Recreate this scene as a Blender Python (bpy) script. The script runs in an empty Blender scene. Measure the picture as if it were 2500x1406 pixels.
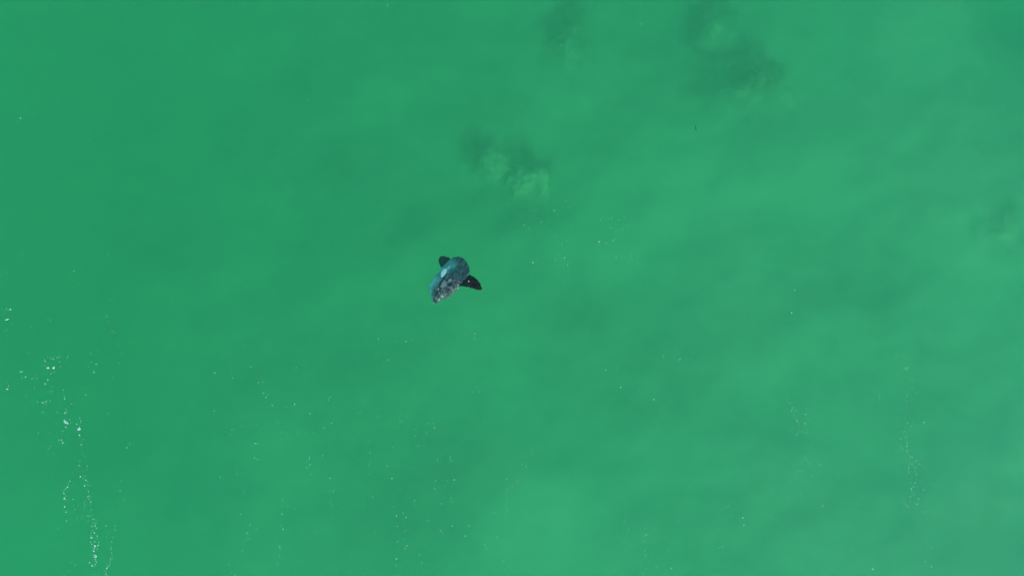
import bpy, math, random
import numpy as np
from mathutils import Vector, noise as mn

# ------------------------------------------------------------------ camera, sky, sun, exposure
scene = bpy.context.scene
COL = scene.collection
R = math.radians
random.seed(11)

CAM_H = 22.8                                   # metres above the water, looking straight down
cam_data = bpy.data.cameras.new('camera')
cam_data.sensor_width = 36.0
cam_data.lens = 24.0
cam_data.clip_end = 3000.0
cam = bpy.data.objects.new('camera', cam_data)
cam.location = (0, 0, CAM_H)
COL.objects.link(cam)
scene.camera = cam

SUN_ELEV, SUN_AZ = 36.0, -55.0                 # azimuth measured from +X towards +Y: the sun stands beyond the lower right corner
world = bpy.data.worlds.new('World')
scene.world = world
world.use_nodes = True
wn, wl = world.node_tree.nodes, world.node_tree.links
wn.clear()
sky = wn.new('ShaderNodeTexSky')
sky.sky_type = 'NISHITA'
sky.sun_disc = False
sky.sun_elevation = R(SUN_ELEV)
sky.sun_rotation = R(90.0 - SUN_AZ)
bg = wn.new('ShaderNodeBackground')
bg.inputs['Strength'].default_value = 0.15
wo = wn.new('ShaderNodeOutputWorld')
wl.new(sky.outputs[0], bg.inputs['Color'])
wl.new(bg.outputs[0], wo.inputs['Surface'])

sun_data = bpy.data.lights.new('sun', 'SUN')
sun_data.energy = 1.5
sun_data.angle = R(16.0)
sun_data.color = (1.0, 0.96, 0.9)
sun = bpy.data.objects.new('sun', sun_data)
sun_dir = Vector((math.cos(R(SUN_ELEV)) * math.cos(R(SUN_AZ)), math.cos(R(SUN_ELEV)) * math.sin(R(SUN_AZ)), math.sin(R(SUN_ELEV))))
sun.rotation_euler = sun_dir.to_track_quat('Z', 'Y').to_euler()
COL.objects.link(sun)

vs = scene.view_settings
vs.view_transform = 'Standard'
vs.look = 'None'
vs.gamma = 1.0
vs.use_curve_mapping = False
vs.exposure = 0.94
cy = scene.cycles
cy.max_bounces = 8
cy.volume_bounces = 5
cy.diffuse_bounces = 3
cy.transparent_max_bounces = 8
cy.use_denoising = True
cy.denoising_input_passes = 'RGB_ALBEDO_NORMAL'
cy.use_adaptive_sampling = False

# ------------------------------------------------------------------ helpers
PXM = 36.0 / 24.0 / 2500.0                      # metres per photograph pixel per metre of distance


def at(px, py, z=0.0):
    """A point of the place that the photograph shows at pixel (px, py), lying at height z."""
    k = (CAM_H - z) * PXM
    return Vector(((px - 1250.0) * k, (703.0 - py) * k, z))


def tag(o, label=None, cat=None, group=None, kind=None):
    for k, v in (('label', label), ('category', cat), ('group', group), ('kind', kind)):
        if v:
            o[k] = v
    return o


def mesh_obj(name, verts, faces, mat, parent=None, smooth=True, attrs=None):
    me = bpy.data.meshes.new(name)
    me.from_pydata([tuple(v) for v in verts], [], faces)
    me.update()
    if smooth:
        me.polygons.foreach_set('use_smooth', [True] * len(me.polygons))
    for an, vals in (attrs or {}).items():
        a = me.attributes.new(an, 'FLOAT', 'POINT')
        a.data.foreach_set('value', np.asarray(vals, dtype=np.float32))
    me.materials.append(mat)
    o = bpy.data.objects.new(name, me)
    COL.objects.link(o)
    if parent is not None:
        o.parent = parent
    return o


class Nodes:
    """A small builder for node materials."""

    def __init__(self, name):
        self.m = bpy.data.materials.new(name)
        self.m.use_nodes = True
        self.t = self.m.node_tree
        self.t.nodes.clear()
        self.out = self.t.nodes.new('ShaderNodeOutputMaterial')

    def n(self, kind, **inp):
        nd = self.t.nodes.new(kind)
        for k, v in inp.items():
            key = int(k[1:]) if k[0] == 'i' and k[1:].isdigit() else k.replace('_', ' ')
            self.set(nd.inputs[key], v)
        return nd

    def set(self, sock, v):
        if isinstance(v, bpy.types.NodeSocket):
            self.t.links.new(v, sock)
        elif isinstance(v, tuple) and len(v) == 3 and sock.type == 'RGBA':
            sock.default_value = (*v, 1.0)
        else:
            sock.default_value = v

    def math(self, op, a, b=0.0, clamp=False):
        nd = self.t.nodes.new('ShaderNodeMath')
        nd.operation = op
        nd.use_clamp = clamp
        self.set(nd.inputs[0], a)
        self.set(nd.inputs[1], b)
        return nd.outputs[0]

    def ramp(self, fac, stops):
        nd = self.t.nodes.new('ShaderNodeMapRange')
        nd.interpolation_type = 'SMOOTHSTEP'
        self.set(nd.inputs['Value'], fac)
        for k, v in zip(('From Min', 'From Max', 'To Min', 'To Max'), stops):
            nd.inputs[k].default_value = v
        return nd.outputs['Result']

    def mix(self, fac, a, b):
        nd = self.t.nodes.new('ShaderNodeMix')
        nd.data_type = 'RGBA'
        self.set(nd.inputs[0], fac)
        self.set(nd.inputs[6], a)
        self.set(nd.inputs[7], b)
        return nd.outputs[2]

    def pos(self):
        return self.t.nodes.new('ShaderNodeNewGeometry').outputs['Position']

    def obj(self):
        return self.t.nodes.new('ShaderNodeTexCoord').outputs['Object']

    def noise(self, vec, scale, detail=3.0, rough=0.5, dist=0.0, stretch=None, rot=0.0):
        if stretch:
            mp = self.t.nodes.new('ShaderNodeMapping')
            self.t.links.new(vec, mp.inputs['Vector'])
            mp.inputs['Scale'].default_value = stretch
            mp.inputs['Rotation'].default_value = (0, 0, rot)
            vec = mp.outputs[0]
        nd = self.t.nodes.new('ShaderNodeTexNoise')
        self.t.links.new(vec, nd.inputs['Vector'])
        nd.inputs['Scale'].default_value = scale
        nd.inputs['Detail'].default_value = detail
        nd.inputs['Roughness'].default_value = rough
        nd.inputs['Distortion'].default_value = dist
        return nd.outputs['Fac']

    def attr(self, name):
        nd = self.t.nodes.new('ShaderNodeAttribute')
        nd.attribute_name = name
        return nd.outputs['Fac']

    def principled(self, color, rough=0.8, spec=0.3, bump=None, bump_dist=0.02, bump_str=0.5):
        p = self.t.nodes.new('ShaderNodeBsdfPrincipled')
        self.set(p.inputs['Base Color'], color)
        self.set(p.inputs['Roughness'], rough)
        p.inputs['Specular IOR Level'].default_value = spec
        if bump is not None:
            b = self.t.nodes.new('ShaderNodeBump')
            b.inputs['Strength'].default_value = bump_str
            b.inputs['Distance'].default_value = bump_dist
            self.t.links.new(bump, b.inputs['Height'])
            self.t.links.new(b.outputs[0], p.inputs['Normal'])
        self.t.links.new(p.outputs[0], self.out.inputs['Surface'])
        return self.m


# ------------------------------------------------------------------ materials
def mat_seabed(name, pale, dim, small=0.0):
    k = Nodes(name)
    p = k.pos()
    a = k.noise(p, 0.15, 5.0, 0.52, 0.5, (1.0, 1.5, 1.0), R(-28))
    b = k.noise(p, 0.62, 4.0, 0.55, 0.8, (1.0, 1.3, 1.0), R(-40))
    f = k.math('ADD', k.math('MULTIPLY', a, 0.68), k.math('MULTIPLY', b, 0.32))
    f = k.ramp(f, (0.34, 0.66, 0.27, 0.73))
    f = k.math('ADD', f, k.attr('sand_and_shade'), True)
    return k.principled(k.mix(f, dim, pale), 0.95, 0.1)


M_BED = mat_seabed('silty_sand', (0.47, 0.45, 0.37), (0.25, 0.26, 0.20))
k = Nodes('stirred_silt')                        # suspended silt, lit and shaded sides painted pale and dark, translucent where thin
col = k.mix(k.math('ADD', k.attr('sand_and_shade'), k.math('MULTIPLY', k.math('SUBTRACT', k.noise(k.pos(), 2.6, 4.0, 0.55), 0.5), 0.5), True), (0.11, 0.145, 0.035), (0.66, 0.53, 0.42))
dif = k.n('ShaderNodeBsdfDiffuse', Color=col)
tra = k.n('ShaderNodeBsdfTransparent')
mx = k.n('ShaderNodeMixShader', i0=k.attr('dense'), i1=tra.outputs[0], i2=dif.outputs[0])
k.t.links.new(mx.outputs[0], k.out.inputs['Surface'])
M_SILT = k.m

k = Nodes('turbid_green_water')                 # a body of water: what is dissolved in it takes the red, the fine silt scatters
scat = k.n('ShaderNodeVolumeScatter', Color=(0.32, 1.0, 0.86), Density=0.088, Anisotropy=0.15)
absb = k.n('ShaderNodeVolumeAbsorption', Color=(0.605, 0.942, 0.798), Density=0.60)
add = k.n('ShaderNodeAddShader', i0=scat.outputs[0], i1=absb.outputs[0])
k.t.links.new(add.outputs[0], k.out.inputs['Volume'])
M_WATER = k.m

k = Nodes('foam')
dif = k.n('ShaderNodeBsdfDiffuse', Color=(0.46, 0.66, 0.54))
tra = k.n('ShaderNodeBsdfTransparent')
obj = k.obj()
hole = k.ramp(k.noise(k.pos(), 38.0, 2.0, 0.6), (0.36, 0.52, 0.60, 0.25))
mx = k.n('ShaderNodeMixShader', i0=hole, i1=dif.outputs[0], i2=tra.outputs[0])
k.t.links.new(mx.outputs[0], k.out.inputs['Surface'])
M_FOAM = k.m


def mat_fish_skin():
    k = Nodes('sunfish_skin')
    o = k.obj()
    dv = k.attr('dv')                           # -1 at the belly keel, +1 at the back
    sl = k.attr('sl')                           # 0 at the mouth, 1 at the tail
    wob = k.math('MULTIPLY', k.math('SUBTRACT', k.noise(o, 3.2, 4.0, 0.6), 0.5), 1.1)
    side = k.ramp(k.math('ADD', dv, wob), (-0.52, 0.16, 0.0, 1.0))
    back = k.mix(k.ramp(k.noise(o, 10.0, 6.0, 0.8), (0.46, 0.58, 0.0, 1.0)), (0.006, 0.020, 0.021), (0.115, 0.15, 0.138))
    tail = k.mix(k.ramp(k.noise(o, 7.0, 5.0, 0.65), (0.42, 0.66, 0.0, 1.0)), (0.006, 0.034, 0.038), (0.05, 0.12, 0.118))
    back = k.mix(k.ramp(sl, (0.50, 0.74, 0.0, 1.0)), back, tail)
    belly = k.mix(k.ramp(k.noise(o, 3.6, 4.0, 0.55), (0.38, 0.66, 0.0, 1.0)), (0.06, 0.27, 0.28), (0.22, 0.54, 0.52))
    belly = k.mix(k.ramp(sl, (0.74, 0.94, 0.0, 1.0)), belly, tail)
    c = k.mix(side, belly, back)
    sp = k.ramp(k.noise(o, 17.0, 4.0, 0.7), (0.58, 0.68, 0.0, 0.42))        # small pale scars and parasites
    c = k.mix(k.math('MULTIPLY', sp, k.ramp(dv, (-0.3, 0.3, 0.25, 1.0))), c, (0.36, 0.38, 0.36))
    for name, col, amt in (('blotch', (0.97, 0.94, 0.86), 1.0), ('cheek', (0.27, 0.36, 0.35), 0.7), ('glint', (0.50, 0.54, 0.53), 0.55), ('dusk', (0.005, 0.013, 0.016), 0.95)):
        f = k.math('ADD', k.attr(name), k.math('MULTIPLY', k.math('SUBTRACT', k.noise(o, 11.0, 4.0, 0.6), 0.5), 1.1))
        c = k.mix(k.ramp(f, (0.38, 0.80, 0.0, amt)), c, col)
    return k.principled(c, 0.45, 0.35, k.noise(o, 26.0, 4.0, 0.65), 0.03, 0.6)


def mat_fin(name, a, b):
    k = Nodes(name)
    o = k.obj()
    c = k.mix(k.ramp(k.noise(o, 11.0, 5.0, 0.7), (0.45, 0.70, 0.0, 1.0)), a, b)
    sp = k.ramp(k.noise(o, 34.0, 2.0, 0.5), (0.67, 0.75, 0.0, 0.5))
    c = k.mix(sp, c, (0.22, 0.23, 0.20))
    return k.principled(c, 0.55, 0.15, k.noise(o, 30.0, 3.0, 0.6), 0.02, 0.6)


M_SKIN = mat_fish_skin()
M_FIN = mat_fin('black_fin', (0.002, 0.004, 0.004), (0.018, 0.022, 0.019))
M_FIN_PALE = mat_fin('grey_fin', (0.13, 0.20, 0.195), (0.27, 0.34, 0.32))
M_ANAL = mat_fin('dark_fin', (0.002, 0.003, 0.002), (0.006, 0.008, 0.006))
k = Nodes('eye_black')
M_EYE = k.principled((0.006, 0.007, 0.008), 0.12, 0.6)
k = Nodes('eye_ring')
M_RING = k.principled((0.30, 0.33, 0.33), 0.5, 0.3)
k = Nodes('dark_weed')
M_WEED = k.principled(k.mix(k.noise(k.obj(), 20.0), (0.012, 0.030, 0.010), (0.035, 0.055, 0.018)), 0.6, 0.3)

# ------------------------------------------------------------------ seabed and water
BED_Z = -5.4


def bed_height(x, y):
    z = BED_Z + 0.068 * max(-18, min(18, x)) - 0.045 * max(-10, min(12, y)) - 1.5 * (max(0.0, min(8.0, -10.5 - x)) / 8.0) ** 1.3      # it shelves up towards the lower right, its paler tint replacing sky reflection
    z += 0.5 * (mn.fractal(Vector((x * 0.13 + 3.1, y * 0.15 - 1.7, 0.4)), 1.0, 2.0, 4))
    z += 0.10 * mn.noise(Vector((x * 0.9, y * 1.3, 7.7)))
    z -= 2.0 * math.exp(-(((x - 21.4) / 2.2) ** 2 + ((y - 11.6) / 2.0) ** 2))     # a hollow at the upper right
    return z


def axis(inner, step, outer):
    a = list(np.arange(-inner, inner + 1e-6, step))
    s, v = step, inner
    while v < outer:
        s *= 1.35
        v += s
        a.append(v)
        a.insert(0, -v)
    return a


xs, ys = axis(26, 0.3, 900), axis(17, 0.3, 900)
verts = [(x, y, bed_height(x, y)) for y in ys for x in xs]
nx = len(xs)
faces = [(j * nx + i, j * nx + i + 1, (j + 1) * nx + i + 1, (j + 1) * nx + i) for j in range(len(ys) - 1) for i in range(nx - 1)]
# patches of darker mud (negative) and paler sand (positive) on the bottom: (pixel x, pixel y, radius along, radius across, slant, amount)
PATCH = [(2460, 40, 130, 110, 0, -.75), (1270, 520, 150, 45, 5, -.45), (1000, 560, 100, 45, 25, -.40), (800, 430, 90, 70, 20, -.38), (1850, 340, 140, 60, 15, -.42), (2080, 735, 170, 55, 15, -.42),
         (1380, 790, 110, 45, 20, -.32), (1560, 985, 120, 45, 25, -.35), (760, 130, 120, 70, 20, -.35), (1640, 90, 150, 60, 30, -.2), (1100, 1170, 170, 60, 20, -.25),
         (2150, 620, 160, 50, 25, -.2), (1720, 215, 150, 70, 20, -.3), (860, 900, 150, 50, 15, -.22), (2330, 860, 120, 50, 20, -.25), (2050, 1180, 160, 50, 20, -.22), (280, 650, 160, 50, 10, -.2),
         (2440, 330, 120, 120, 0, -.25), (560, 330, 150, 60, 30, -.12),
         (1600, 560, 230, 100, 25, .32), (1250, 960, 70, 160, 10, .28), (1380, 1240, 200, 120, 20, .35), (1650, 1140, 160, 70, 20, .28), (2330, 560, 130, 60, 25, .2), (1600, 400, 220, 60, 30, .25),
         (1380, 600, 160, 60, 30, .2), (480, 140, 130, 70, 30, .18), (1500, 200, 200, 50, 25, .2), (2000, 500, 140, 80, 25, .2), (1900, 880, 160, 60, 20, .25), (1080, 260, 160, 80, 30, .15), (620, 830, 200, 60, 20, .12), (2380, 1280, 220, 130, 20, -.30), (2200, 1000, 120, 50, 20, -.15)]
PW = []
for (px, py, ra, rb, sl, am) in PATCH:
    q, kk = at(px, py, BED_Z), (CAM_H - BED_Z) * PXM
    PW.append((q.x, q.y, ra * kk, rb * kk, R(sl), am))
sand_and_shade = []
for (x, y, z) in verts:
    f = 0.0
    if abs(x) < 30 and abs(y) < 20:
        xx = x + 0.7 * mn.noise(Vector((x * 0.45, y * 0.45, 1.0))) + 0.3 * mn.noise(Vector((x * 1.2, y * 1.2, 1.0)))
        yy = y + 0.7 * mn.noise(Vector((x * 0.45, y * 0.45, 6.0))) + 0.3 * mn.noise(Vector((x * 1.2, y * 1.2, 6.0)))
        for (a, b, ra, rb, sl, am) in PW:
            u = (xx - a) * math.cos(sl) + (yy - b) * math.sin(sl)
            v = -(xx - a) * math.sin(sl) + (yy - b) * math.cos(sl)
            f += 1.25 * am * math.exp(-(u / ra) ** 2 - (v / rb) ** 2)
    sand_and_shade.append(f)
bed = mesh_obj('seabed', verts, faces, M_BED, attrs={'sand_and_shade': sand_and_shade})
tag(bed, kind='structure')

S, B = 880.0, -14.0
wv = [(-S, -S, B), (S, -S, B), (S, S, B), (-S, S, B), (-S, -S, 0), (S, -S, 0), (S, S, 0), (-S, S, 0)]
water = mesh_obj('water', wv, [(0, 3, 2, 1), (4, 5, 6, 7), (0, 1, 5, 4), (1, 2, 6, 5), (2, 3, 7, 6), (3, 0, 4, 7)], M_WATER, smooth=False)
tag(water, kind='structure')


# ------------------------------------------------------------------ silt billowing up from the bottom
def silt_plume(puffs, label):
    """One cloud of stirred-up silt: overlapping puffs (pixel x, pixel y, pixel radius, amount), lit sides painted pale where the amount is positive and shaded
    sides painted dark where it is negative; thin and translucent towards its skirt."""
    zc = BED_Z + 0.4
    kk = (CAM_H - zc) * PXM
    P = []
    for (px, py, r, h) in puffs:
        p = at(px, py, zc)
        P.append((p.x, p.y, r * kk, h))
    x0, x1 = min(p[0] - 2.3 * p[2] for p in P), max(p[0] + 2.3 * p[2] for p in P)
    y0, y1 = min(p[1] - 2.3 * p[2] for p in P), max(p[1] + 2.3 * p[2] for p in P)
    cx, cyy = (x0 + x1) / 2, (y0 + y1) / 2
    step = 0.055
    X = np.arange(x0, x1, step)
    Y = np.arange(y0, y1, step)
    V, T, D, idx = [], [], [], {}
    for j, y in enumerate(Y):
        for i, x in enumerate(X):
            w1 = mn.noise(Vector((x * 1.5, y * 1.5, 2.0))) + 0.5 * mn.noise(Vector((x * 3.4, y * 3.4, 4.0)))
            w2 = mn.noise(Vector((x * 1.5, y * 1.5, 9.0))) + 0.5 * mn.noise(Vector((x * 3.4, y * 3.4, 12.0)))
            xx, yy = x + 0.24 * w1, y + 0.24 * w2
            br = max(0.25, 1.0 + 1.1 * (mn.noise(Vector((xx * 1.8, yy * 1.8, 21.0))) + 0.5 * mn.noise(Vector((xx * 4.2, yy * 4.2, 31.0)))))
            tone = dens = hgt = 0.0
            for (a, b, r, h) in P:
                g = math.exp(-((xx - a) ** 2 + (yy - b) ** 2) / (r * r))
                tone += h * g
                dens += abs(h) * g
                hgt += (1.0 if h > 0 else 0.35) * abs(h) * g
            dens *= br
            if dens > 0.015:
                z = 0.85 * math.tanh(hgt) * (1.0 + 0.30 * mn.noise(Vector((x * 2.1, y * 2.1, 5.0))) + 0.15 * mn.noise(Vector((x * 4.5, y * 4.5, 5.0))))
                idx[(j, i)] = len(V)
                V.append((x - cx, y - cyy, bed_height(x, y) + 0.05 + z - BED_Z))
                T.append(0.5 + 0.5 * math.tanh(1.6 * tone * br / max(0.35, dens)))  # puff colour carries the light and shade of the billows
                D.append(0.92 - 0.92 * math.exp(-max(0.0, dens - 0.02) * 0.95))
    F = []
    for (j, i) in idx:
        q = [(j, i), (j, i + 1), (j + 1, i + 1), (j + 1, i)]
        if all(c in idx for c in q):
            F.append(tuple(idx[c] for c in q))
    o = mesh_obj('silt_plume', V, F, M_SILT, attrs={'sand_and_shade': T, 'dense': D})
    o.location = (cx, cyy, BED_Z)
    return tag(o, label, 'silt cloud', 'silt clouds rising from the seabed')


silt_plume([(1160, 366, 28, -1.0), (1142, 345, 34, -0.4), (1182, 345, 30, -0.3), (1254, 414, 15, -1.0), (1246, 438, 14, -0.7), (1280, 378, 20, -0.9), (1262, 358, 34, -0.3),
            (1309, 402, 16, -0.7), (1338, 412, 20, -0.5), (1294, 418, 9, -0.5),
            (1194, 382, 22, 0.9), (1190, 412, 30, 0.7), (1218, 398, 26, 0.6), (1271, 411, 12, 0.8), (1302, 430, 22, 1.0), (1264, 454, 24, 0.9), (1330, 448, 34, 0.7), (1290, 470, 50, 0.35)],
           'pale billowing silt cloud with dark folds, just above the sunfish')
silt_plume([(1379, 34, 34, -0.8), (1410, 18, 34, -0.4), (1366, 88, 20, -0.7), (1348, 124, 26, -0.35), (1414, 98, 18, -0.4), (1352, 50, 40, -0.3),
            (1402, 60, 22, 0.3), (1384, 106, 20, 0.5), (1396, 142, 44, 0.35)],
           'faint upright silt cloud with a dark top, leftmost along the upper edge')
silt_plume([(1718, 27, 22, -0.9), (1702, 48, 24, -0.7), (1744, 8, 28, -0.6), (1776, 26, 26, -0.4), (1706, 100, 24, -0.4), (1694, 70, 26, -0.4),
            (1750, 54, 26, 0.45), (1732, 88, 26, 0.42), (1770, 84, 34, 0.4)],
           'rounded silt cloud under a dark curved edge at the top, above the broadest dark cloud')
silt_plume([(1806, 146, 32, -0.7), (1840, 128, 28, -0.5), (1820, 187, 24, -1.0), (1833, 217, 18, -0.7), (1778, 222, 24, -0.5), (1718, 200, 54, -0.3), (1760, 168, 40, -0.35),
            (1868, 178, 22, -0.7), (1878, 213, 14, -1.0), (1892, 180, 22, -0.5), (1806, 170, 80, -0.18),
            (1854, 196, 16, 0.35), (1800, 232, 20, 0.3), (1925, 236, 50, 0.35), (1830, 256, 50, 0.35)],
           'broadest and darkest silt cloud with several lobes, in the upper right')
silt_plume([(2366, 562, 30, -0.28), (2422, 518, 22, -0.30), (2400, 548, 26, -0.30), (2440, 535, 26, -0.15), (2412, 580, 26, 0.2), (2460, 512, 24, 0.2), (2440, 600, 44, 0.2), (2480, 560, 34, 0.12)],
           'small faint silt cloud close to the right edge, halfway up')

# ------------------------------------------------------------------ the ocean sunfish
FPX = CAM_H * PXM                                # metres per photograph pixel at the surface
ROLL = R(34)
FZ = -0.50                                       # depth of the body's middle line
CR, SR = math.cos(ROLL), math.sin(ROLL)
mouth = at(1063, 739.5, FZ)
mouth.z = 0.0
fish = bpy.data.objects.new('ocean_sunfish', None)
COL.objects.link(fish)
fish.location = mouth
fish.rotation_euler = (0, 0, math.atan2(-0.847, -0.532))       # local +X is ahead of the mouth, +Y the back, +Z up
tag(fish, 'dark mottled ocean sunfish lying tilted on its side just under the surface', 'fish')

prof_s = np.array([-1, 0.5, 5, 13.5, 20, 28, 34, 45, 57, 67, 80, 92, 103, 110, 118.6, 125, 128.5, 130.5, 131.3])
prof_t = np.array([1.6, 3.4, 5.6, 9.0, 13, 18.6, 21.5, 25.4, 27.9, 29, 30.2, 31, 30.6, 28.6, 23.6, 16.0, 9.5, 3.0, -2.0])
prof_b = np.array([-7.4, -9.6, -15.0, -28.0, -33.6, -36.4, -37.0, -37.2, -37.0, -36.2, -34.6, -32.0, -29.0, -26.4, -21.8, -16.8, -12.0, -7.0, -4.0])
prof_h = np.array([2.2, 4.2, 6.6, 10, 12.5, 14.4, 15.4, 16.2, 16.0, 14.8, 12.4, 9.6, 6.2, 4.2, 2.8, 1.9, 1.4, 1.0, 0.5])
sv = np.concatenate([np.linspace(-1, 6, 8), np.linspace(7.5, 120, 64), np.linspace(121, 131.3, 12)])


def smooth_interp(x):
    t, b, h = (np.interp(x, prof_s, p) for p in (prof_t, prof_b, prof_h))
    e = min(1.0, max(0.0, x / 30)) * min(1.0, max(0.0, (131.3 - x) / 12))
    return t + (1.2 + 2.2 * min(1.0, max(0.0, (x - 60) / 40))) * e, b - 2.4 * e, h


NR = 56


def station(s):
    acc = np.zeros(3)
    for d, w in ((-2.0, .25), (0, .5), (2.0, .25)):
        acc += w * np.array(smooth_interp(min(131.3, max(-1, s + d * min(1.0, max(0.0, (131 - s) / 10)) * min(1, max(0, (s + 1) / 6))))))
    t, b, h = acc
    half, mid = (t - b) / 2, (t + b) / 2
    H = math.sqrt(max(half * half - (h * SR) ** 2, (0.55 * half) ** 2)) / CR
    return mid / CR, H, h


def flank(s, phi):
    """Point on the body at station s (pixels from the mouth); phi 0 = back keel, pi/2 = upper flank, pi = belly keel."""
    yc, H, h = station(s)
    if s > 112:                                   # the scalloped rear edge
        g = (s - 112) / 20
        H *= 1 + 0.07 * g * math.sin(phi * 2.0 + s * 0.9)
    H *= 1.02 + 0.05 * mn.noise(Vector((s * 0.23, 4.0 * math.cos(phi), 8.0))) + 0.05 * mn.noise(Vector((s * 0.6, 4.0 * math.cos(phi), 3.0)))
    y = yc + H * math.cos(phi)
    sn = math.sin(phi)
    z = h * math.copysign(abs(sn) ** 1.25, sn)
    z += 0.9 * mn.noise(Vector((s * 0.11, y * 0.11, math.copysign(3.0, sn)))) * abs(sn)
    yr, zr = y * CR - z * SR, y * SR + z * CR
    return Vector((-s * FPX, yr * FPX, zr * FPX + FZ)), y / CR


V, F = [], []
A = {n: [] for n in ('dv', 'sl', 'blotch', 'cheek', 'glint', 'dusk')}


def spot(s, v, s0, v0, rs, rv, rot=0.0):
    c, q = math.cos(rot), math.sin(rot)
    a, b = s - s0, v - v0
    a, b = a * c + b * q, -a * q + b * c
    return max(0.0, 1.25 - ((a / rs) ** 2 + (b / rv) ** 2) * 0.75)


for s in sv:
    for i in range(NR):
        phi = 2 * math.pi * i / NR
        p, _ = flank(s, phi)
        V.append(p)
        v = p.y / FPX
        up = 1.0 if math.sin(phi) > -0.35 else 0.0
        A['dv'].append(math.cos(phi) * 0.9)
        A['sl'].append(s / 131.0)
        A['blotch'].append(up * max(1.15 * spot(s, v, 74, -22.5, 12, 6.0, R(-8)), 0.55 * spot(s, v, 90, -19, 10, 4.0)))
        A['cheek'].append(up * max(spot(s, v, 51, -6, 10, 7.5), 0.8 * spot(s, v, 66, 3, 9, 5), 0.5 * spot(s, v, 27, 4, 12, 5)))
        A['glint'].append(up * max(spot(s, v, 13, 4.5, 4.0, 2.2), 0.7 * spot(s, v, 24, 8, 4, 2.5)))  # white glint beside the mouth, painted into the skin
        A['dusk'].append(up * max(spot(s, v, 57, -14, 26, 3.0), spot(s, v, 22, -9, 8, 5), 0.9 * spot(s, v, 60, 8, 8, 6)))
ns = len(sv)
for a in range(ns - 1):
    for i in range(NR):
        j = (i + 1) % NR
        F.append((a * NR + i, a * NR + j, (a + 1) * NR + j, (a + 1) * NR + i))
F.append(tuple(reversed(range(NR))))
F.append(tuple((ns - 1) * NR + i for i in range(NR)))
F = [tuple(reversed(f)) for f in F]
body = mesh_obj('body', V, F, M_SKIN, fish, attrs=A)


def fin(name, lead, trail, thick, mat, ragged=0.8, n=28, m=14, seed=1.0):
    """A tapered fin between a leading and a trailing edge, both lists of (s, v, z in metres) from the base to the tip."""
    L, T = np.array(lead, float), np.array(trail, float)

    def curve(C, t):
        u = t * (len(C) - 1)
        i = min(int(u), len(C) - 2)
        f = u - i
        p0, p1, p2, p3 = C[max(i - 1, 0)], C[i], C[i + 1], C[min(i + 2, len(C) - 1)]
        return 0.5 * ((2 * p1) + (-p0 + p2) * f + (2 * p0 - 5 * p1 + 4 * p2 - p3) * f * f + (-p0 + 3 * p1 - 3 * p2 + p3) * f ** 3)
    V, F = [], []
    for sd in (1, -1):
        for a in range(n + 1):
            t = a / n
            l, r = curve(L, t), curve(T, t)
            rg = ragged * mn.noise(Vector((t * 9.0 + seed, seed * 3.3, 0.0)))
            for b in range(m + 1):
                c = b / m
                q = l + (r - l) * c
                e = abs(2 * c - 1) ** 3
                q = q + np.array([rg * (1 if c > .5 else -1) * e, ragged * 0.6 * e * mn.noise(Vector((t * 13.0, c * 3, seed))), 0])
                th = thick * (1 - 0.75 * t) * (4 * c * (1 - c)) ** 0.6 * (1 if t < 1 else 0.2)
                V.append(Vector((-q[0] * FPX, q[1] * FPX, q[2] + sd * th / 2)))
    o = (n + 1) * (m + 1)
    for a in range(n):
        for b in range(m):
            i = a * (m + 1) + b
            F.append((i, i + 1, i + m + 2, i + m + 1))
            F.append((o + i, o + i + m + 1, o + i + m + 2, o + i + 1))
    rim = [(0, b) for b in range(m)] + [(a, m) for a in range(n)] + [(n, b) for b in range(m, 0, -1)] + [(a, 0) for a in range(n, 0, -1)]
    for q, (a, b) in enumerate(rim):
        a2, b2 = rim[(q + 1) % len(rim)]
        i, j = a * (m + 1) + b, a2 * (m + 1) + b2
        F.append((j, i, o + i, o + j))
    return mesh_obj(name, V, F, mat, fish)


fin('dorsal_fin',
    [(64, 25, -.24), (71, 36, -.17), (76.5, 46, -.12), (80, 57, -.10), (83.5, 69, -.09), (86, 77, -.09), (90, 81, -.09)],
    [(106, 27, -.26), (106, 38, -.19), (106, 49, -.14), (104.5, 59, -.12), (101.5, 68, -.10), (97, 75.5, -.09), (92.0, 81, -.09)],
    0.07, M_FIN, 1.8, n=40, seed=2.0)
fin('anal_fin',
    [(80, -28, -.74), (83, -38, -.80), (87, -46, -.84), (92, -51.5, -.88), (96.5, -54.5, -.90)],
    [(112, -21, -.74), (113, -33, -.80), (111.5, -42, -.84), (108.5, -49.5, -.88), (103.0, -54.5, -.90)],
    0.06, M_ANAL, 3.2, n=22, seed=5.0)


def on_flank(s, v):
    """The upper flank's point under station s at sideways offset v (pixels), and its outward normal."""
    best = min((abs(flank(s, ph)[0].y / FPX - v), ph) for ph in np.linspace(0.05, 3.1, 240))[1]
    p = flank(s, best)[0]
    du = flank(s + 0.6, best)[0] - p
    dw = flank(s, best + 0.02)[0] - p
    nrm = du.cross(dw).normalized()
    return p, nrm if nrm.z > 0 else -nrm


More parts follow.
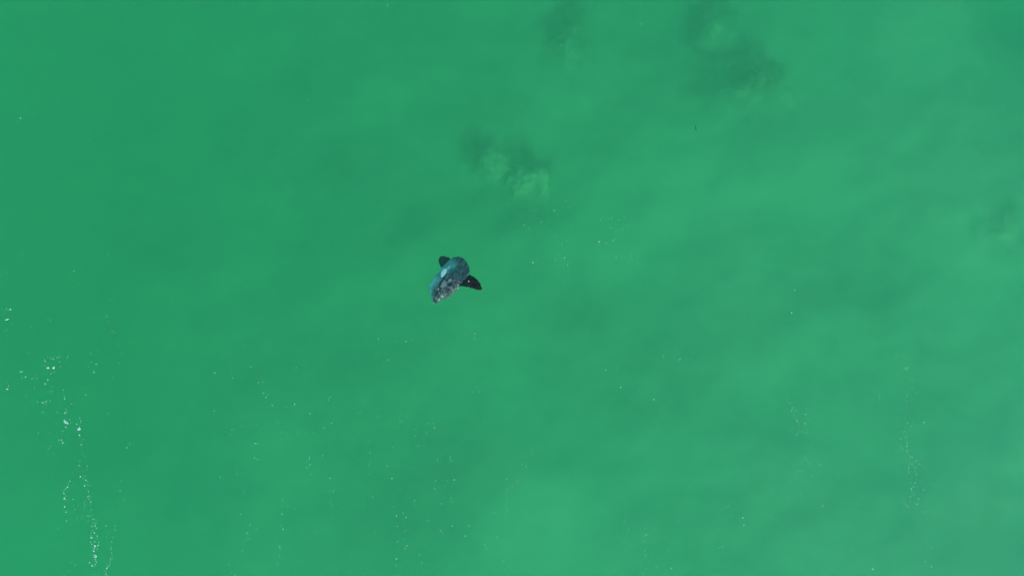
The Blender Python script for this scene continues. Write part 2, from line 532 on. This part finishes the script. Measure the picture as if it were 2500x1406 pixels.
# pectoral fin: a small rounded paddle pressed to the flank
p0, nr = on_flank(45, -7)
tx = (on_flank(56, -5.5)[0] - p0).normalized()
ty = nr.cross(tx).normalized()
V, F = [], []
for sd in (1, -1):
    for a in range(9):
        for b in range(20):
            an = 2 * math.pi * b / 20
            rr = a / 8
            x = 0.085 + 0.095 * rr * math.cos(an)
            y = 0.066 * rr * math.sin(an) * (1 + 0.25 * math.cos(an))
            th = 0.012 * (1 - rr ** 2) + 0.002
            V.append(p0 + tx * x + ty * y + nr * (0.028 + 0.09 * x + sd * th / 2 + 0.004 * math.sin(an * 9) * rr))
o = 9 * 20
for a in range(8):
    for b in range(20):
        c = (b + 1) % 20
        F.append((a * 20 + b, (a + 1) * 20 + b, (a + 1) * 20 + c, a * 20 + c))
        F.append((o + a * 20 + b, o + a * 20 + c, o + (a + 1) * 20 + c, o + (a + 1) * 20 + b))
for b in range(20):
    c = (b + 1) % 20
    F.append((160 + b, o + 160 + b, o + 160 + c, 160 + c))
mesh_obj('pectoral_fin', V, F, M_FIN_PALE, fish)


def dome(name, c, nrm, r, h, mat, parent, rings=5, seg=14):
    a = nrm.orthogonal().normalized()
    b = nrm.cross(a)
    V = [c + nrm * h]
    F = []
    for i in range(1, rings + 1):
        t = i / rings * math.pi * 0.6
        for j in range(seg):
            u = 2 * math.pi * j / seg
            V.append(c + (a * math.cos(u) + b * math.sin(u)) * r * math.sin(t) + nrm * h * math.cos(t))
    for j in range(seg):
        F.append((0, 1 + j, 1 + (j + 1) % seg))
    for i in range(rings - 1):
        for j in range(seg):
            q, w = 1 + i * seg + j, 1 + i * seg + (j + 1) % seg
            F.append((q, q + seg, w + seg, w))
    return mesh_obj(name, V, F, mat, parent)


pe, ne = on_flank(34, -12)
eye = dome('eye', pe, ne, 0.034, 0.026, M_RING, fish)
dome('pupil', pe + ne * 0.006, ne, 0.026, 0.026, M_EYE, eye)
# the small round mouth
pm = flank(-0.2, math.pi / 2)[0]
V, F = [], []
for i in range(18):
    a = 2 * math.pi * i / 18
    for j in range(8):
        b = 2 * math.pi * j / 8
        rr = 0.042 + 0.014 * math.cos(b)
        V.append((0.012 + 0.014 * math.sin(b), pm.y + rr * math.cos(a) * 0.9, FZ - 0.03 + rr * math.sin(a)))
for i in range(18):
    for j in range(8):
        F.append((i * 8 + j, ((i + 1) % 18) * 8 + j, ((i + 1) % 18) * 8 + (j + 1) % 8, i * 8 + (j + 1) % 8))
mesh_obj('mouth', V, F, M_FIN_PALE, fish)

# ------------------------------------------------------------------ foam on the surface
FOAM = []                                        # (pixel x, pixel y, diameter in photograph pixels)


def foam(x0, y0, k, pts, boost=1.0):
    for (x, y, d) in pts:
        FOAM.append((x0 + x / k, y0 + y / k, d / k))


foam(0, 720, 5.02, [(130, 175, 20), (108, 185, 9), (42, 225, 10), (78, 168, 8), (148, 350, 8), (80, 427, 9), (520, 233, 10), (382, 398, 8), (615, 310, 7), (548, 795, 12), (556, 814, 12), (650, 785, 12), (708, 767, 12), (735, 757, 9), (730, 820, 9), (645, 755, 7), (615, 774, 7), (740, 880, 8), (836, 746, 10), (824, 770, 9), (250, 943, 15), (272, 937, 15), (313, 1002, 16), (265, 1016, 11), (446, 976, 10), (455, 1021, 9), (392, 1024, 9), (424, 1012, 6), (630, 955, 11), (618, 967, 11), (672, 943, 9), (585, 1040, 16), (550, 1086, 14), (563, 1100, 6), (648, 1121, 10), (608, 1175, 7), (640, 1178, 7), (628, 1197, 6), (420, 1131, 8), (104, 1112, 9), (92, 1072, 6), (456, 1308, 9), (523, 1316, 16), (570, 1302, 13), (615, 1293, 9), (555, 1338, 10), (775, 1166, 12), (790, 1242, 12), (793, 1270, 12), (322, 1242, 7), (1357, 67, 10), (1310, 262, 11), (1318, 324, 7), (1375, 442, 11), (1405, 462, 10), (1470, 604, 10), (1492, 720, 11), (1083, 697, 10), (1117, 715, 8), (1120, 818, 11), (1180, 847, 14), (1150, 945, 15), (1082, 878, 7), (1052, 1222, 12), (808, 1395, 10), (1454, 833, 8), (1383, 1012, 8), (400, 541, 6), (1195, 682, 6)])
foam(80, 980, 5.858, [(140, 12, 14), (65, 2, 9), (180, 38, 9), (145, 152, 10), (461, 161, 22), (487, 145, 14), (473, 105, 9), (531, 257, 14), (537, 307, 11), (475, 365, 21), (432, 420, 13), (630, 320, 17), (672, 238, 11), (685, 275, 14), (685, 302, 8), (668, 475, 20), (676, 495, 7), (727, 538, 9), (692, 614, 18), (375, 547, 13), (412, 547, 20), (428, 587, 22), (78, 447, 12), (223, 673, 9), (185, 608, 6), (290, 748, 8), (750, 791, 12), (660, 910, 11), (673, 921, 10), (673, 843, 7), (780, 917, 9), (770, 966, 7), (709, 760, 7), (680, 1071, 22), (760, 1120, 22), (752, 1060, 10), (785, 1143, 9), (743, 1198, 23), (776, 1195, 9), (816, 1197, 9), (760, 1251, 8), (800, 1279, 18), (807, 1330, 9), (790, 1354, 20), (817, 1357, 9), (808, 1395, 13), (531, 1136, 14), (477, 1165, 9), (508, 1185, 9), (495, 1220, 22), (467, 1244, 15), (441, 1277, 10), (443, 1310, 19), (465, 1348, 11), (451, 1384, 26), (570, 1395, 11), (477, 1403, 10), (1080, 172, 9), (1170, 207, 10), (1258, 378, 8), (1265, 1135, 13), (1348, 658, 14), (1386, 604, 10), (1250, 1278, 9), (300, 1048, 7), (440, 1210, 6), (810, 1060, 8), (738, 1078, 7)])
foam(140, 1180, 6.22, [(232, 240, 10), (135, 248, 10), (110, 347, 24), (128, 428, 17), (155, 428, 6), (140, 562, 17), (12, 685, 10), (265, 393, 9), (248, 332, 7), (315, 323, 7), (408, 313, 12), (408, 349, 9), (408, 276, 7), (509, 277, 18), (493, 327, 12), (516, 397, 9), (535, 470, 12), (447, 481, 12), (497, 490, 10), (467, 495, 10), (380, 490, 7), (300, 510, 9), (544, 541, 15), (559, 541, 12), (465, 575, 11), (545, 594, 12), (583, 600, 16), (592, 568, 9), (575, 638, 20), (525, 646, 18), (595, 676, 16), (540, 711, 10), (512, 741, 10), (563, 745, 20), (514, 785, 10), (605, 796, 18), (519, 817, 30), (545, 828, 9), (605, 828, 8), (568, 879, 18), (506, 885, 17), (629, 893, 14), (525, 918, 18), (508, 952, 12), (569, 943, 32), (619, 938, 24), (562, 980, 18), (545, 994, 12), (606, 990, 15), (551, 1020, 26), (501, 1077, 13), (577, 1153, 18), (591, 1185, 15), (489, 1200, 22), (526, 1240, 24), (577, 1226, 18), (550, 1253, 11), (740, 640, 14), (873, 644, 11), (878, 706, 12), (840, 810, 9), (822, 880, 16), (815, 972, 15), (815, 996, 9), (826, 1045, 11), (840, 1089, 13), (797, 1127, 10), (838, 1140, 9), (810, 1149, 17), (796, 1198, 11), (797, 1240, 17), (778, 1254, 9), (755, 1258, 12), (755, 1281, 25), (738, 1363, 20), (749, 1395, 18), (718, 1325, 12), (718, 1383, 9), (757, 1222, 8), (165, 1338, 12), (275, 1236, 10), (205, 1197, 9), (540, 1332, 8), (577, 1371, 9), (850, 1115, 7), (815, 1108, 7), (957, 113, 9), (1145, 128, 8), (1128, 583, 7), (740, 790, 6)])
foam(1900, 950, 4.685, [(133, 155, 9), (97, 106, 6), (160, 210, 8), (190, 202, 6), (158, 237, 9), (147, 248, 10), (198, 238, 11), (182, 301, 8), (313, 286, 12), (214, 331, 10), (214, 360, 14), (227, 397, 8), (307, 390, 14), (163, 459, 7), (269, 485, 9), (220, 505, 10), (203, 526, 7), (326, 495, 8), (450, 364, 7), (379, 635, 6), (299, 763, 8), (323, 796, 11), (359, 851, 11), (476, 860, 12), (465, 763, 7), (239, 935, 10), (275, 931, 7), (263, 941, 6), (387, 988, 8), (356, 1042, 9), (326, 1174, 7), (265, 1210, 7), (281, 1267, 9), (490, 1249, 10), (507, 1336, 14), (509, 1311, 7)])
foam(2130, 850, 3.515, [(207, 66, 6), (375, 72, 8), (280, 170, 8), (292, 178, 6), (345, 282, 7), (340, 336, 6), (297, 246, 5), (58, 354, 7), (60, 413, 6), (59, 443, 6), (380, 383, 6), (290, 412, 7), (304, 405, 7), (289, 453, 6), (295, 483, 7), (281, 596, 7), (301, 640, 9), (345, 621, 7), (334, 669, 6), (442, 635, 10), (277, 712, 6), (265, 716, 5), (295, 744, 7), (286, 759, 6), (238, 775, 8), (289, 772, 5), (298, 813, 8), (295, 840, 10), (243, 838, 6), (254, 866, 8), (296, 879, 8), (306, 909, 6), (327, 933, 10), (341, 936, 8), (369, 964, 8), (336, 992, 9), (318, 975, 6), (316, 998, 6), (346, 1014, 7), (402, 992, 7), (372, 1022, 6), (311, 1024, 8), (309, 1060, 8), (366, 1055, 7), (380, 1083, 8), (366, 1151, 9), (333, 1152, 6), (349, 1187, 8), (332, 1202, 12), (382, 1185, 6), (340, 1225, 6), (359, 1248, 9), (326, 1269, 10), (397, 1290, 8), (325, 1300, 5), (382, 1334, 11), (358, 1331, 7), (304, 1360, 8), (445, 1400, 8), (438, 1211, 9), (542, 1166, 6), (404, 965, 5)])
foam(1240, 450, 6.1125, [(331, 393, 10), (411, 376, 13), (373, 432, 6), (543, 299, 12), (600, 214, 10), (656, 376, 8), (694, 392, 16), (862, 252, 10), (1003, 260, 9), (815, 325, 10), (925, 350, 11), (1371, 266, 9), (1310, 62, 8), (1854, 402, 10), (1543, 504, 11), (1381, 523, 10), (1497, 520, 8), (1660, 539, 9), (1749, 489, 9), (1766, 622, 9), (1706, 658, 9), (1543, 651, 9), (457, 520, 12), (495, 565, 14), (244, 610, 10), (306, 653, 11), (534, 710, 6), (703, 777, 12), (880, 849, 10), (810, 886, 13), (814, 962, 9), (445, 932, 8), (878, 687, 7), (771, 1037, 9), (703, 1070, 9), (712, 1120, 10), (804, 1107, 10), (848, 1095, 18), (1057, 1085, 11), (1072, 1131, 9), (428, 1105, 11), (371, 1168, 22), (912, 1166, 12), (886, 1207, 15), (590, 1236, 12), (566, 1343, 12), (905, 1374, 11), (1357, 858, 19), (1465, 880, 12), (1579, 831, 15), (1615, 1087, 14), (1830, 1110, 10), (1845, 1028, 9), (1925, 1182, 11), (1404, 1403, 10), (248, 124, 9), (565, 1080, 7)])
foam(1500, 1200, 6.25, [(217, 579, 14), (160, 420, 10), (132, 490, 9), (289, 652, 11), (489, 651, 17), (464, 667, 10), (460, 759, 13), (465, 901, 16), (448, 957, 9), (475, 970, 15), (976, 464, 17), (815, 898, 13), (645, 1141, 14), (866, 1161, 18), (484, 1167, 11), (425, 1237, 11), (72, 1245, 12), (412, 1135, 8), (268, 815, 7), (604, 702, 9), (550, 537, 8), (620, 580, 8), (1752, 222, 10), (1719, 236, 9), (1788, 376, 11), (1957, 393, 17), (1973, 509, 14), (1580, 597, 9), (1652, 829, 14), (1603, 850, 12), (1503, 890, 12), (1754, 1098, 13), (1593, 1140, 9), (1660, 1162, 10), (1555, 1259, 13), (1470, 1218, 8), (2110, 48, 9), (2303, 677, 8), (2405, 650, 9), (2225, 842, 8), (2490, 433, 9)])
foam(500, 750, 2.144, [(212, 203, 4), (450, 28, 3), (635, 55, 4), (910, 167, 5), (1003, 177, 4), (1053, 179, 5), (1085, 170, 4), (1413, 138, 5), (1369, 145, 4), (1413, 162, 4), (908, 247, 3), (800, 270, 4), (960, 275, 5), (809, 317, 4), (478, 316, 4), (575, 318, 3), (241, 311, 4), (52, 343, 5), (145, 368, 5), (280, 394, 5), (293, 366, 3), (305, 391, 4), (306, 448, 5), (329, 457, 4), (319, 470, 6), (353, 512, 5), (470, 506, 6), (655, 468, 4), (647, 485, 4), (49, 541, 5), (425, 524, 3), (550, 556, 5), (568, 541, 3), (813, 551, 4), (907, 570, 4), (663, 605, 5), (624, 629, 4), (1438, 442, 5), (1347, 431, 3), (1349, 461, 4), (1403, 443, 4), (1020, 596, 4), (1033, 597, 4), (1056, 576, 3), (1202, 630, 6), (1171, 606, 5), (1198, 607, 4), (1103, 637, 4), (1100, 673, 4), (1159, 659, 4), (1077, 667, 3), (270, 615, 4), (383, 602, 4), (196, 622, 4), (142, 640, 4), (134, 664, 4), (143, 683, 3), (398, 651, 4), (424, 659, 3), (488, 654, 4), (568, 655, 3), (263, 712, 6), (276, 712, 4), (260, 786, 5), (275, 796, 4), (618, 775, 4), (650, 730, 4), (548, 785, 5), (547, 795, 4), (534, 805, 4), (551, 822, 6), (534, 838, 4), (557, 872, 3), (863, 759, 4), (863, 702, 4), (868, 803, 4), (858, 824, 4), (857, 874, 4), (985, 732, 4), (955, 829, 5), (979, 893, 6), (655, 894, 6), (642, 883, 3), (1217, 800, 4), (1285, 779, 4), (1285, 795, 4), (1290, 808, 4), (1270, 904, 4), (1306, 902, 6), (1208, 906, 5), (1116, 725, 3), (1203, 948, 4), (1257, 935, 3), (1580, 899, 5), (1636, 909, 5), (1612, 935, 4), (1580, 956, 4), (1679, 831, 5), (1660, 820, 5), (397, 914, 4), (79, 888, 5), (98, 893, 4), (166, 874, 4), (164, 832, 3), (205, 963, 3), (673, 960, 5), (655, 966, 4), (878, 992, 5), (721, 1041, 4), (665, 1041, 4), (658, 1019, 4), (407, 1008, 4), (434, 1042, 4), (471, 1053, 3), (188, 1081, 5), (402, 1079, 5), (408, 1085, 4), (401, 1143, 4), (410, 1160, 6), (237, 1134, 4), (272, 1157, 4), (150, 1166, 3), (222, 1180, 6), (225, 1208, 4), (236, 1213, 3), (210, 1216, 3), (196, 1273, 5), (390, 1248, 4), (398, 1248, 3), (390, 1258, 4), (397, 1262, 4), (389, 1301, 4), (383, 1340, 4), (292, 1397, 4), (826, 1150, 5), (890, 1180, 5), (1003, 1088, 6), (1038, 1075, 4), (1052, 1099, 7), (1048, 1167, 5), (1009, 1145, 4), (1009, 1224, 5), (1058, 1247, 5), (1050, 1261, 4), (1004, 1314, 6), (997, 1316, 4), (1001, 1349, 5), (1137, 1336, 5), (1123, 1293, 4), (1097, 1011, 4), (1100, 1030, 3), (988, 1043, 4), (1238, 1026, 5), (1293, 1015, 4), (1286, 998, 4), (1235, 1168, 5), (1243, 1180, 4), (1231, 1163, 3), (1363, 1195, 5), (1167, 1114, 4), (1295, 1143, 4), (1382, 1140, 4), (1578, 1078, 5), (1584, 1062, 4), (1515, 1074, 4), (1465, 1240, 5), (1470, 1261, 4), (1554, 1228, 4), (1531, 1200, 4), (1563, 1327, 4), (1595, 1356, 4), (825, 1388, 5), (581, 1178, 4), (125, 1347, 4), (138, 1390, 4), (158, 1398, 5), (521, 1209, 3), (540, 1209, 3), (1700, 1280, 4), (1707, 760, 4), (1584, 1010, 4)])
# a few flecks that drift over the sunfish and in the upper half of the view
foam(0, 0, 1.0, [(1118, 696.3, 3.2), (1117.6, 703.4, 3.0), (1144, 686.6, 3.6), (50, 289, 3), (384, 268, 2.5), (375, 349, 2.2), (506, 160, 2), (306, 94, 2.2), (947, 14, 2.5), (330, 242, 2), (216, 340, 1.8), (64, 520, 2), (113, 576, 2), (598, 608, 2), (264, 620, 2), (88, 630, 2.2), (180, 662, 2.5), (871, 308, 2.2), (1565, 59, 2), (1997, 89, 2), (1887, 322, 2), (1804, 420, 2), (1789, 580, 2), (1940, 708, 3), (1933, 763, 3), (1822, 709, 2), (1677, 700, 2), (1868, 155, 2), (1809, 214, 2.2), (1862, 178, 2), (1620, 870, 2.5), (1660, 877, 2.5), (1515, 945, 3.5), (1560, 955, 2.2), (1596, 975, 3), (1508, 897, 2), (1692, 860, 1.8), (1810, 812, 2), (1478, 903, 2.5), (1430, 830, 2), (2130, 1388, 4), (2076, 1345, 1.8), (2260, 1370, 2.5), (2274, 1382, 2.8), (2275, 1335, 2), (1816, 1281, 3.2), (1813, 1262, 2.8), (2215, 897, 2.4)])


def fleck(name, outline, thick, loc, rot=0.0, link=True):
    """A low pat of foam: its outline (x, y in metres) rounded up to a domed top."""
    n = len(outline)
    V = [(x, y, -0.004) for x, y in outline] + [(x * 0.95, y * 0.95, thick * 0.6) for x, y in outline] + [(x * 0.6, y * 0.6, thick) for x, y in outline] + [(0, 0, thick * 1.05)]
    F = [tuple(reversed(range(n)))]
    for lv in range(2):
        for i in range(n):
            j = (i + 1) % n
            F.append((lv * n + i, lv * n + j, (lv + 1) * n + j, (lv + 1) * n + i))
    F += [(2 * n + i, 2 * n + (i + 1) % n, 3 * n) for i in range(n)]
    return V, F


def blob(r, n, rnd, lump=0.25):
    e = rnd.uniform(0.72, 1.0)
    a0 = rnd.uniform(0, 6.28)
    out = []
    for i in range(n):
        a = 2 * math.pi * i / n
        rr = r * (1 + rnd.uniform(-lump, lump))
        x, y = rr * math.cos(a) / e, rr * math.sin(a) * e
        out.append((x * math.cos(a0) - y * math.sin(a0), x * math.sin(a0) + y * math.cos(a0)))
    return out


def poly_px(pts, k):
    """An outline read off the photograph (zoom pixels, k of them per photograph pixel) as metres about its middle."""
    cx, cyy = sum(p[0] for p in pts) / len(pts), sum(p[1] for p in pts) / len(pts)
    return [((x - cx) / k * FPX, -(y - cyy) / k * FPX) for x, y in reversed(pts)]


def big(px, py, pts, k, label):
    V, F = fleck('foam_patch', poly_px(pts, k), 0.02, None)
    o = mesh_obj('foam_patch', V, F, M_FOAM)
    o.location = at(px, py, 0.004)
    tag(o, label, 'foam', 'larger foam patches in the lower left')


big(17, 780, [(62, 306), (70, 298), (90, 293), (106, 288), (110, 296), (98, 306), (80, 311), (66, 314)], 5.02, 'longest foam patch, a slim slanting sliver close to the left edge')
big(117.2, 897.5, [(572, 884), (582, 879), (600, 882), (607, 890), (604, 901), (590, 904), (574, 903)], 5.02, 'squarish foam patch, the left one of a close pair')
big(130.9, 897.3, [(646, 878), (658, 874), (671, 876), (672, 890), (664, 905), (650, 907), (642, 895)], 5.02, 'upright roundish foam patch, the right one of a close pair')
big(18, 949.7, [(76, 1146), (90, 1144), (104, 1152), (102, 1158), (88, 1161), (78, 1159)], 5.02, 'small wedge-shaped foam patch at the left edge below the slanting sliver')
big(161, 1030, [(446, 270), (458, 263), (478, 283), (500, 300), (517, 321), (511, 333), (492, 320), (472, 320), (450, 302)], 5.858, 'largest foam patch, tapering to a tail at its lower right')
big(192.5, 1046.5, [(669, 357), (678, 383), (687, 405), (662, 416), (636, 413), (632, 402), (651, 385)], 5.858, 'triangular foam patch with its point up, right of the tailed one')

# an open ring of foam low in the foam line
V, F = [], []
NS = 22
for i in range(NS):
    a = R(-150) + R(300) * i / (NS - 1) + R(0)
    rc = 3.1 * FPX
    w = FPX * (0.9 + 0.9 * math.exp(-((math.degrees(a) + 20) / 60) ** 2)) * (1 + 0.25 * mn.noise(Vector((i * 0.9, 0, 0))))
    for j in range(6):
        b = 2 * math.pi * j / 6
        rr = rc + w * math.cos(b)
        V.append((rr * math.cos(a), rr * math.sin(a), 0.008 + 0.010 * math.sin(b)))
for i in range(NS - 1):
    for j in range(6):
        F.append((i * 6 + j, i * 6 + (j + 1) % 6, (i + 1) * 6 + (j + 1) % 6, (i + 1) * 6 + j))
F += [tuple(range(6)), tuple((NS - 1) * 6 + i for i in reversed(range(6)))]
ring = mesh_obj('foam_ring', V, F, M_FOAM)
ring.location = at(231.5, 1356.5, 0.002)
tag(ring, 'broken ring of white foam near the bottom of the left foam line', 'foam')

rnd = random.Random(5)
FOAM.sort(key=lambda f: -f[2])
proto = []
for q in range(10):
    V, F = fleck('foam_fleck', blob(0.5, 9, rnd), 0.28, None)
    me = bpy.data.meshes.new('foam_fleck')
    me.from_pydata(V, [], F)
    me.polygons.foreach_set('use_smooth', [True] * len(me.polygons))
    me.materials.append(M_FOAM)
    proto.append(me)


def region(px, py):
    if px < 330 and py > 1120:
        return 'small white foam fleck in the dense foam line at the lower left corner', 'flecks of the dense foam line'
    if px < 330:
        return 'small white foam fleck among the larger foam patches at the left side', 'flecks around the larger foam patches'
    if 2180 < px < 2290 and py > 880:
        return 'tiny white foam fleck in the thin foam line at the lower right', 'flecks of the thin foam line'
    if 1040 < px < 1180 and 620 < py < 745:
        return 'tiny white foam fleck floating over the back of the sunfish', 'flecks over the sunfish'
    if py > 760:
        return 'tiny white foam fleck scattered over the open water below the sunfish', 'flecks scattered below the sunfish'
    return 'tiny white foam fleck scattered over the open water beside and above the sunfish', 'flecks scattered beside and above the sunfish'


first = None
for (px, py, d) in FOAM[:300]:
    if first is None:
        first = bpy.data.objects.new('foam_fleck', proto[0])
        o = first
    else:
        o = first.copy()
        o.data = rnd.choice(proto)
    o.location = at(px, py, 0.003)
    o.rotation_euler = (0, 0, rnd.uniform(0, 6.28))
    sc = d * FPX * (0.92 if d > 2.2 else 0.76)
    o.scale = (sc, sc, sc)
    COL.objects.link(o)
    lb, gr = region(px, py)
    tag(o, lb, 'foam', gr)

V, F = [], []
rest = FOAM[300:]
for _ in range(120):                              # the finest specks, denser low in the view and along the drift lines
    t = rnd.random()
    if t < 0.6:
        px, py = rnd.uniform(0, 2500), 1406 - 760 * rnd.random() ** 1.3
    elif t < 0.75:
        px, py = rnd.gauss(2225, 30), rnd.uniform(880, 1300)
    elif t < 0.9:
        py = rnd.uniform(850, 1400)
        px = 100 + (py - 850) * 0.25 + rnd.gauss(0, 30)
    else:
        px, py = rnd.uniform(0, 2500), rnd.uniform(0, 700)
    rest.append((px, py, rnd.uniform(0.8, 1.5)))
for (px, py, d) in rest:
    p = at(px, py, 0.003)
    v, f = fleck('s', blob(d * FPX / 2, 6, rnd), d * FPX * 0.25, None)
    b = len(V)
    V += [(x + p.x, y + p.y, z + p.z) for x, y, z in v]
    F += [tuple(b + i for i in q) for q in f]
specks = mesh_obj('foam_specks', V, F, M_FOAM)
tag(specks, 'fine white foam specks drifting on the water', 'foam', kind='stuff')


# ------------------------------------------------------------------ scraps of weed
def weed(px, py, pts, wid, label):
    V, F = [], []
    for i, (x, y) in enumerate(pts):
        t = i / (len(pts) - 1)
        w = wid * FPX * (0.25 + 0.75 * math.sin(math.pi * min(1, max(0, t * 0.94 + 0.03))))
        for j in range(6):
            a = 2 * math.pi * j / 6
            V.append((x * FPX + w / 2 * math.cos(a), -y * FPX, 0.35 * w * math.sin(a)))
    for i in range(len(pts) - 1):
        for j in range(6):
            F.append((i * 6 + j, i * 6 + (j + 1) % 6, (i + 1) * 6 + (j + 1) % 6, (i + 1) * 6 + j))
    F += [tuple(reversed(range(6))), tuple((len(pts) - 1) * 6 + j for j in range(6))]
    o = mesh_obj('seaweed_strand', V, F, M_WEED)
    o.location = at(px, py, -0.35)
    tag(o, label, 'seaweed')


weed(1698.5, 312, [(-2, -7), (-1.0, -4), (-0.5, -1), (0.2, 2), (1.2, 5), (2.4, 7.5)], 2.0, 'thin dark strand of seaweed drifting upright, right of the silt cloud above the sunfish')
weed(371, 1264, [(-1.3, -1.2), (-0.3, -0.4), (0.5, 0.3), (1.2, 1.3)], 1.8, 'dark speck of seaweed in open water right of the left foam line')
weed(116, 85, [(-1.2, -0.8), (-0.2, -0.2), (0.6, 0.4), (1.2, 1.0)], 1.7, 'dark speck of seaweed alone near the upper left corner')
